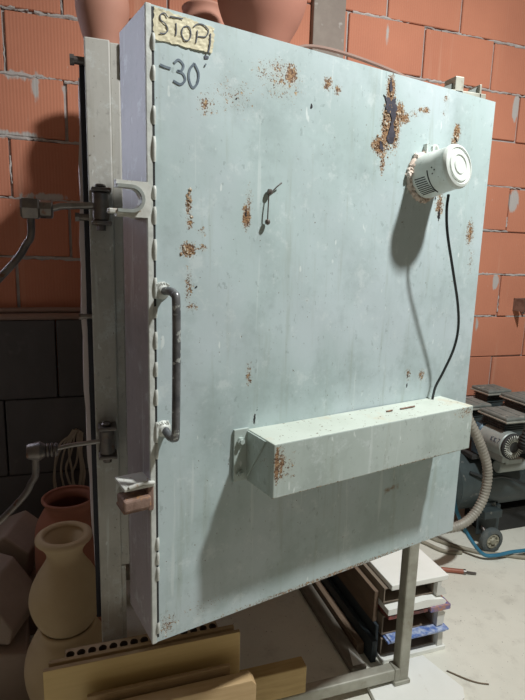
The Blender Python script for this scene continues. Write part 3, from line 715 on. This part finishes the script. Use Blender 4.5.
# ------------------------------------------------------------------ boards below the door
def lean(bm, ang, yb, z=0): bmesh.ops.transform(bm, matrix=Matrix.Translation((0, yb, z)) @ Matrix.Rotation(ang, 4, 'X') @ Matrix.Translation((0, -yb, -z)), verts=bm.verts)
bm = new()
box(bm, -1.066, -.590, -.128, -.116, 0, .436, .0015); lean(bm, math.radians(-1.5), -.12)
for f in bm.faces:
    if abs(f.normal.y) < .8: f.material_index = 1
tag(obj('wooden_board', bm, ['ply', 'ply_edge']), 'wide yellowish wooden board on edge below the kiln door', 'board')
bm = new(); box(bm, -1.055, -.60, -.106, -.094, 0, .436, .002); lean(bm, math.radians(-1.5), -.10)
tag(obj('wooden_board', bm, 'ply_edge'), 'darker board edge standing right behind the wide yellowish one', 'board')
# hollow clay slab: row of holes along its upper edge
bm = new(); X0, X1, Y0, Y1, Z0_, Z1_ = -1.02, -.64, -.088, -.046, 0.0, .428
nh = 15; st = (X1-X0)/nh; yc = (Y0+Y1)/2; hr = .0098
for lev, up in ((Z1_, 1), (Z1_-.10, 0)):     # top plate pierced by round holes, and the floor of the holes
    if not up:
        box(bm, X0, X1, Y0, Y1, Z0_, lev, 0, 0); continue
    for i in range(nh):
        cx_ = X0 + (i+.5)*st; N = 16; ring = []; sq = []; low = []
        for k in range(N):
            a = 2*PI*k/N + PI/N; c, n_ = math.cos(a), math.sin(a); t = min(st/2/abs(c), (Y1-Y0)/2/abs(n_))
            ring.append(bm.verts.new((cx_+hr*c, yc+hr*1.25*n_, lev))); low.append(bm.verts.new((cx_+hr*c, yc+hr*1.25*n_, lev-.10)))
            sq.append(bm.verts.new((cx_+max(-st/2, min(st/2, c*t)), yc+max(-(Y1-Y0)/2, min((Y1-Y0)/2, n_*t)), lev)))
        for k in range(N):
            j = (k+1) % N
            bm.faces.new((ring[k], sq[k], sq[j], ring[j])); f = bm.faces.new((low[k], ring[k], ring[j], low[j])); f.material_index = 1
        bm.faces.new([v for v in low]).material_index = 1
for y in (Y0, Y1-.001): box(bm, X0, X1, y, y+.001, Z1_-.10, Z1_)
for x in (X0, X1-.001): box(bm, x, x+.001, Y0+.001, Y1-.001, Z1_-.10, Z1_)
tag(obj('hollow_clay_slab', bm, ['hollow_clay', 'hollow_dark']), 'hollow clay slab showing a row of holes behind the boards', 'slab')
bm = new(); prism(bm, [(-.95, 0), (-.568, 0), (-.568, .342), (-.580, .357), (-.95, .357)], 'y', -.195, -.160, 0, .002)
tag(obj('wooden_board', bm, 'pale_wood'), 'thick pale board with clipped corner in front of the wide board', 'board')
bm = new(); box(bm, -.97, -.625, -.152, -.142, 0, .375, .0015)
tag(obj('wooden_board', bm, 'ply_edge'), 'thin board edge between the wide board and the clipped pale one', 'board')
bm = new(); vs = box(bm, -.78, -.338, .004, .050, 0.0746, .168, .004)
tag(obj('wooden_beam', bm, 'beam_wood'), 'short wooden beam lying along the kiln rail behind the pale board', 'beam')

# ------------------------------------------------------------------ slab under the leg, planks and the stack
bm = new(); prism(bm, [(-.115, -.06), (.105, -.125), (.172, -.105), (.195, -.07), (.150, .092), (-.10, .085)], 'z', 0, .0195, 0, .002)
tag(obj('white_slab', bm, 'white_board'), 'white slab on the floor under the right kiln leg', 'slab')
bm = new(); box(bm, -.125, -.068, .10, .95, 0, .022, .003)
tag(obj('plank', bm, 'grey_plank'), 'greyish floor plank running back beside the stack', 'plank')
bm = new(); prism(bm, [(-.115, .112), (-.070, .112), (-.092, .19)], 'z', .0222, .0235)
tag(obj('paper_scrap', bm, 'paper'), 'torn white scrap lying on the grey plank end', 'paper')
SY = .115
def stackbox(name, mat, x0, x1, y0, y1, z0, z1, label, cat, bev=.002):
    bm = new(); box(bm, x0, x1, y0, y1, z0, z1, bev); return tag(obj(name, bm, mat), label, cat)
stackbox('white_slab', 'white_board', .0, .262, SY-.005, .86, 0.0, .016, 'white slab at the bottom of the stack behind the leg', 'slab')
stackbox('dark_board', 'dark_board', -.036, -.016, SY+.012, .92, 0.0, .085, 'tall blue-black board on edge along the left of the stack', 'board')
stackbox('dark_board', 'dark_board', -.014, -.002, SY+.03, .85, .0, .130, 'thin blue-black board on edge between stack and taller board', 'board')
def carton(x0, x1, y0, y1, z0, z1, label):
    t = thing('carton', label, 'carton', ((x0+x1)/2, (y0+y1)/2, z0)); w = .004
    bm = new(); box(bm, x0, x1, y0, y1, z0, z0+w); box(bm, x0, x1, y0, y1, z1-w, z1); box(bm, x0, x0+w, y0, y1, z0+w, z1-w); box(bm, x1-w, x1, y0, y1, z0+w, z1-w); box(bm, x0+w, x1-w, y0+.16, y0+.165, z0+w, z1-w)
    obj('carton_body', bm, 'carton', t)
    bm = new(); prism(bm, [(x0+.004, y0+.001), (x1-.004, y0+.001), (x1-.02, y0-.004), (x0+.10, y0-.003)], 'z', z0+.001, z0+.004)
    return t
c1 = carton(.004, .225, SY+.02, .78, .0165, .082, 'open dark carton low in the stack under the blue magazine')
bm = new(); prism(bm, [(.228, .018), (.252, .018), (.247, .075), (.230, .080)], 'y', SY, SY+.05); obj('flap', bm, 'paper', c1)
bm = new(); vs = box(bm, .012, .250, SY-.012, .40, .0825, .090, .001); box(bm, .02, .258, SY-.018, .38, .0905, .097, .001)
tag(obj('magazine', bm, 'mag_blue'), 'blue printed magazine between the two cartons of the stack', 'magazine')
c2 = carton(.004, .215, SY+.02, .78, .0975, .170, 'open brown carton in the middle of the stack above the blue magazine')
bm = new(); prism(bm, [(.218, .100), (.246, .105), (.250, .150), (.232, .168), (.219, .168)], 'y', SY, SY+.05); obj('flap', bm, 'paper', c2)
bm = new(); box(bm, .012, .172, SY-.004, .45, .1705, .184, .002); tag(obj('magazine', bm, 'mag_red'), 'dark red printed magazine near the middle of the stack', 'magazine')
bm = new(); box(bm, .178, .262, SY-.012, .33, .1705, .190, .002); tag(obj('packet', bm, 'mag_mix'), 'orange and blue printed packet poking out of the stack', 'packet')
bm = new()
prism(bm, [(.008, .1905), (.24, .1905), (.246, .200), (.23, .212), (.16, .222), (.09, .216), (.008, .212)], 'y', SY-.006, .72, 0)
tag(obj('foam_sheet', bm, 'white_board'), 'wavy white foam sheet below the top carton of the stack', 'foam')
c3 = carton(.002, .205, SY+.02, .80, .2225, .2785, 'open dark carton just under the top white slab of the stack')
bm = new(); prism(bm, [(.207, .2225), (.250, .2225), (.240, .245), (.222, .262), (.226, .277), (.207, .277)], 'y', SY+.002, SY+.06); obj('flap', bm, 'paper', c3)
stackbox('white_slab', 'white_board', 0.018, .250, SY, .80, .279, .300, 'white slab lying on top of the stack', 'slab', .003)
stackbox('brown_plank', 'brown_plank', -.016, .001, SY+.05, .95, .1305, .250, 'brown board on edge just under the top slab', 'board')
stackbox('brown_plank', 'brown_plank', -.066, -.038, SY+.06, .95, 0.0, .045, 'brown board on edge left of the blue-black boards', 'board')

# ------------------------------------------------------------------ small things on the floor
t = thing('chisel', 'red-handled chisel lying on the floor beside the stack', 'chisel', (.60, .50, 0))
bm = new(); tube(bm, [(.555, .524, .011), (.64, .481, .011)], .0105, 12); obj('handle', bm, 'red_wood', t)
bm = new(); tube(bm, [(.64, .481, .011), (.65, .476, .011)], .0115, 12); tube(bm, [(.65, .476, .010), (.69, .456, .008)], .006, 8); obj('blade', bm, 'bright_steel', t)
bm = new(); tube(bm, [(.20, .02, .003), (.24, -.03, .004), (.27, -.055, .003), (.30, -.07, .003)], .0025, 6, 0, 4); tag(obj('twig', bm, 'twig'), 'thin dry twig lying on the bare floor near the white slab', 'twig')
bm = new(); tube(bm, [(.62, .93, .010), (.70, .74, .010), (.82, .60, .010), (.93, .54, .010), (1.10, .47, .010), (1.6, .40, .010)], .010, 10, 0, 8)
tube(bm, [(.66, .82, .010), (.70, .74, .010)], .012, 10)
tag(obj('hose', bm, 'hose_tan'), 'tan rubber hose stretched along the floor in front of the compressor', 'hose')
bm = new(); tube(bm, [(.40, .93, .010), (.58, .80, .010), (.66, .655, .010), (.74, .615, .010)], .009, 10, 0, 8)
tag(obj('hose', bm, 'hose_tan'), 'tan hose end coming out from behind the kiln leg', 'hose')

# ------------------------------------------------------------------ compressor
cp = thing('air_compressor', 'dark piston air compressor with grey motors by the brick wall', 'compressor', (1.05, .78, 0))
TX0, TX1, TY, TZ, TR = .715, 1.55, .80, .31, .155
bm = new()
m = Matrix.Translation((TX0, TY, TZ)) @ Matrix.Rotation(PI/2, 4, 'Y')
L = TX1 - TX0
pr = [(0, -.060), (.06, -.055), (.11, -.038), (.142, -.012), (TR, .015), (TR+.004, .017), (TR+.004, .024), (TR, .026), (TR, L-.015), (.142, L+.012), (.11, L+.038), (.06, L+.055), (0, L+.06)]
lathe(bm, pr, 48, m)
obj('tank', bm, 'tank', cp)
bm = new(); box(bm, .80, 1.48, .68, .92, TZ+TR-.012, TZ+TR+.012, .003); obj('base_plate', bm, 'slot', cp)
bm = new(); prism(bm, [(.86, .06), (.98, .06), (.96, .22), (.86, .22)], 'y', .665, .672); box(bm, .86, .965, .62, .70, .16, .20, .003); box(bm, .93, 1.0, .67, .70, .06, .20, .003)
obj('bracket', bm, 'tank', cp)
for x in (.892, 1.50):
    for y in (.60, .96):
        m = Matrix.Translation((x, y+.018, .062)) @ Matrix.Rotation(PI/2, 4, 'X')
        bm = new(); lathe(bm, [(.040, 0), (.053, 0), (.060, .006), (.062, .012), (.062, .026), (.060, .032), (.053, .036), (.040, .036), (.040, 0)], 32, m)
        w = obj('wheel', bm, 'wheel_rubber', cp)
        bm = new(); lathe(bm, [(0, .004), (.041, .004), (.041, .010), (.034, .028), (.036, .034), (.028, .034), (.022, .026), (.014, .040), (0, .042)], 28, m)
        for q in range(6):
            a = q*PI/3; tube(bm, [m @ Vector((.012*math.cos(a), .012*math.sin(a), .030)), m @ Vector((.034*math.cos(a), .034*math.sin(a), .033))], .004, 6)
        obj('hub', bm, 'wheel_hub', w)
        bm = new(); cyl(bm, (x, y+.016, .062), (x, TY, .19), .010, 10); obj('axle', bm, 'dark_steel', cp)
def unit(ox, oy, oz, label_text):
    """motor between two piston heads, axis along y"""
    cx_, z = ox, oz; R = .062
    bm = new(); cyl(bm, (cx_, oy-.10, z), (cx_, oy+.045, z), R, 36, 0, .004); box(bm, cx_-.02, cx_+.02, oy-.08, oy+.03, z-.090, z-R+.004, .003)
    mo = obj('motor', bm, 'motor', cp)
    bm = new(); cyl(bm, (cx_, oy+.045, z), (cx_, oy+.105, z+.004), R*1.04, 36, 0, .012); box(bm, cx_-.05, cx_+.05, oy+.05, oy+.10, z-.095, z-.02, .008); obj('crankcase', bm, 'motor_blue', cp)
    bm = new(); cyl(bm, (cx_, oy-.118, z), (cx_, oy-.10, z), R*.98, 36, 0, .004)
    ec = obj('end_cover', bm, 'slot', cp)
    bm = new()
    for q in range(30):
        a = 2*PI*q/30; tube(bm, [(cx_+.026*math.cos(a), oy-.121, z+.026*math.sin(a)), (cx_+.055*math.cos(a), oy-.119, z+.055*math.sin(a))], .0022, 5)
    obj('vent_fins', bm, 'alu_light', ec)
    # lettering worn into the motor's enamel: dark strokes K K 7 around the upper left
    bm = new()
    def on(a, yy): return Vector((cx_ + (R+.0005)*math.cos(a), yy, z + (R+.0005)*math.sin(a)))
    def st(p): tube(bm, [on(math.radians(a), oy+yy) for a, yy in p], .0014, 5)
    if label_text:
        for k in range(2):
            y0 = -.038 - k*.020
            st([(150, y0), (160, y0), (170, y0)]); st([(159, y0), (154, y0-.006), (150, y0-.012)]); st([(159, y0), (164, y0-.006), (170, y0-.012)])
        st([(150, -.078), (150, -.084), (150, -.090)]); st([(150, -.090), (160, -.085), (170, -.081)])
        obj('lettering', bm, 'ink', mo)
    else: bm.free()
    for hx, hy0, hy1, zz in ((cx_+.035, oy-.105, oy+.085, z+.108), (cx_+.0, oy+.12, oy+.265, z+.105)):
        bm = new(); box(bm, hx-.050, hx+.058, hy0+.035, hy1-.012, z+.02, zz-.002, .004)
        for q in range(4): box(bm, hx-.056, hx+.064, hy0+.029, hy1-.006, zz-.045+q*.010, zz-.041+q*.010, .001)
        obj('cylinder', bm, 'tank', cp)
        bm = new(); box(bm, hx-.078, hx+.082, hy0, hy1, zz, zz+.008, .002, 1); box(bm, hx-.074, hx+.078, hy0+.004, hy1-.004, zz+.008, zz+.024, .006, 0)
        for q in range(2): box(bm, hx-.055+q*.07, hx-.015+q*.07, hy0+.02, hy1-.02, zz+.022, zz+.027, .002)
        obj('cylinder_head', bm, ['alu', 'alu_light'], cp)
unit(.872, .625, .575, True)
unit(1.12, .76, .60, False)
bm = new(); cyl(bm, (.90, .625, .430), (1.06, .625, .430), .030, 24, 0, .006); box(bm, .93, 1.03, .60, .70, .44, .47, .004); obj('capacitor', bm, 'motor', cp)
bm = new(); P = smooth_path([(1.10, .56, .66), (1.02, .505, .70), (.945, .455, .708), (.890, .445, .680), (.872, .448, .63), (.880, .462, .59)], 14)
tube(bm, P, 0, 18, 0, 0, True, [.0235 + .003*math.sin(i*PI/1.6) for i in range(len(P))]); obj('air_hose', bm, 'slot', cp)
bm = new(); tube(bm, [(.78, .66, .40), (.86, .635, .375), (.96, .63, .37), (1.06, .62, .33), (1.2, .62, .26), (1.3, .63, .23)], .007, 8, 0, 8); obj('wire', bm, 'cable', cp)
bm = new(); tube(bm, [(.70, .66, .27), (.705, .63, .21), (.74, .59, .12), (.80, .55, .035), (.86, .53, .026), (.95, .525, .031), (1.08, .52, .030), (1.3, .56, .02), (1.5, .62, .012)], .009, 10, 0, 8)
tube(bm, [(.70, .665, .30), (.70, .66, .265)], .011, 10)
tag(obj('air_hose', bm, 'hose_blue'), 'blue air hose dropping past the compressor wheel along the floor', 'hose')

bm = new(); box(bm, .98, 1.60, .745, .90, 0, .125, .006); box(bm, .975, 1.605, .742, .903, .105, .128, .004)  # dark block added where the space below the tank lies in shade
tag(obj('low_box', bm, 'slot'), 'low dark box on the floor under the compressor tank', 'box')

# small bracket on the right part of the wall
bm = new(); box(bm, 1.345, 1.352, 1.0, WY+.003, 1.13, 1.20, .001); box(bm, 1.345, 1.46, WY-.008, WY+.003, 1.192, 1.20, .001); prism(bm, [(1.345, 1.20), (1.352, 1.20), (1.42, 1.115), (1.41, 1.11)], 'y', WY-.02, WY+.002)
tag(obj('wall_bracket', bm, 'bright_steel'), 'small steel bracket on the brick wall above the compressor', 'bracket')

# ------------------------------------------------------------------ light
def lamp(name, kind, loc, energy, color, **k):
    d = bpy.data.lights.new(name, kind); d.energy = energy; d.color = color
    for a, b in k.items(): setattr(d, a, b)
    o = bpy.data.objects.new(name, d); COL.objects.link(o); o.location = loc; return o
bulb = lamp('ceiling_bulb', 'SPOT', (.40, -.99, 3.08), 298, (.975, 1.0, .985), shadow_soft_size=.07, spot_size=math.radians(152), spot_blend=1.0)
bulb.rotation_euler = (Vector((.25, .5, .6)) - bulb.location).to_track_quat('-Z', 'Y').to_euler()
w = bpy.data.worlds.new('World'); SC.world = w; w.use_nodes = True
w.node_tree.nodes['Background'].inputs[0].default_value = (.95, .79, .60, 1); w.node_tree.nodes['Background'].inputs[1].default_value = .125

# ------------------------------------------------------------------ camera
cam = bpy.data.cameras.new('camera'); co = bpy.data.objects.new('camera', cam); COL.objects.link(co)
cam.sensor_fit = 'VERTICAL'; cam.sensor_height = 36.0; cam.lens = 36.0 * 523.0 / 700.0; cam.clip_start = .02
yaw, pitch, roll = (math.radians(v) for v in (-18.454, -10.301, -1.608))
co.matrix_world = Matrix.Translation((-.93702, -1.27379, 1.40185)) @ Matrix.Rotation(yaw, 4, 'Z') @ Matrix.Rotation(pitch, 4, 'X') @ Matrix.Rotation(roll, 4, 'Y') @ Matrix.Rotation(PI/2, 4, 'X')
SC.camera = co
SC.view_settings.view_transform = 'Standard'; SC.view_settings.look = 'None'
SC.view_settings.exposure = 0.0; SC.view_settings.gamma = 1.0; SC.view_settings.use_curve_mapping = False
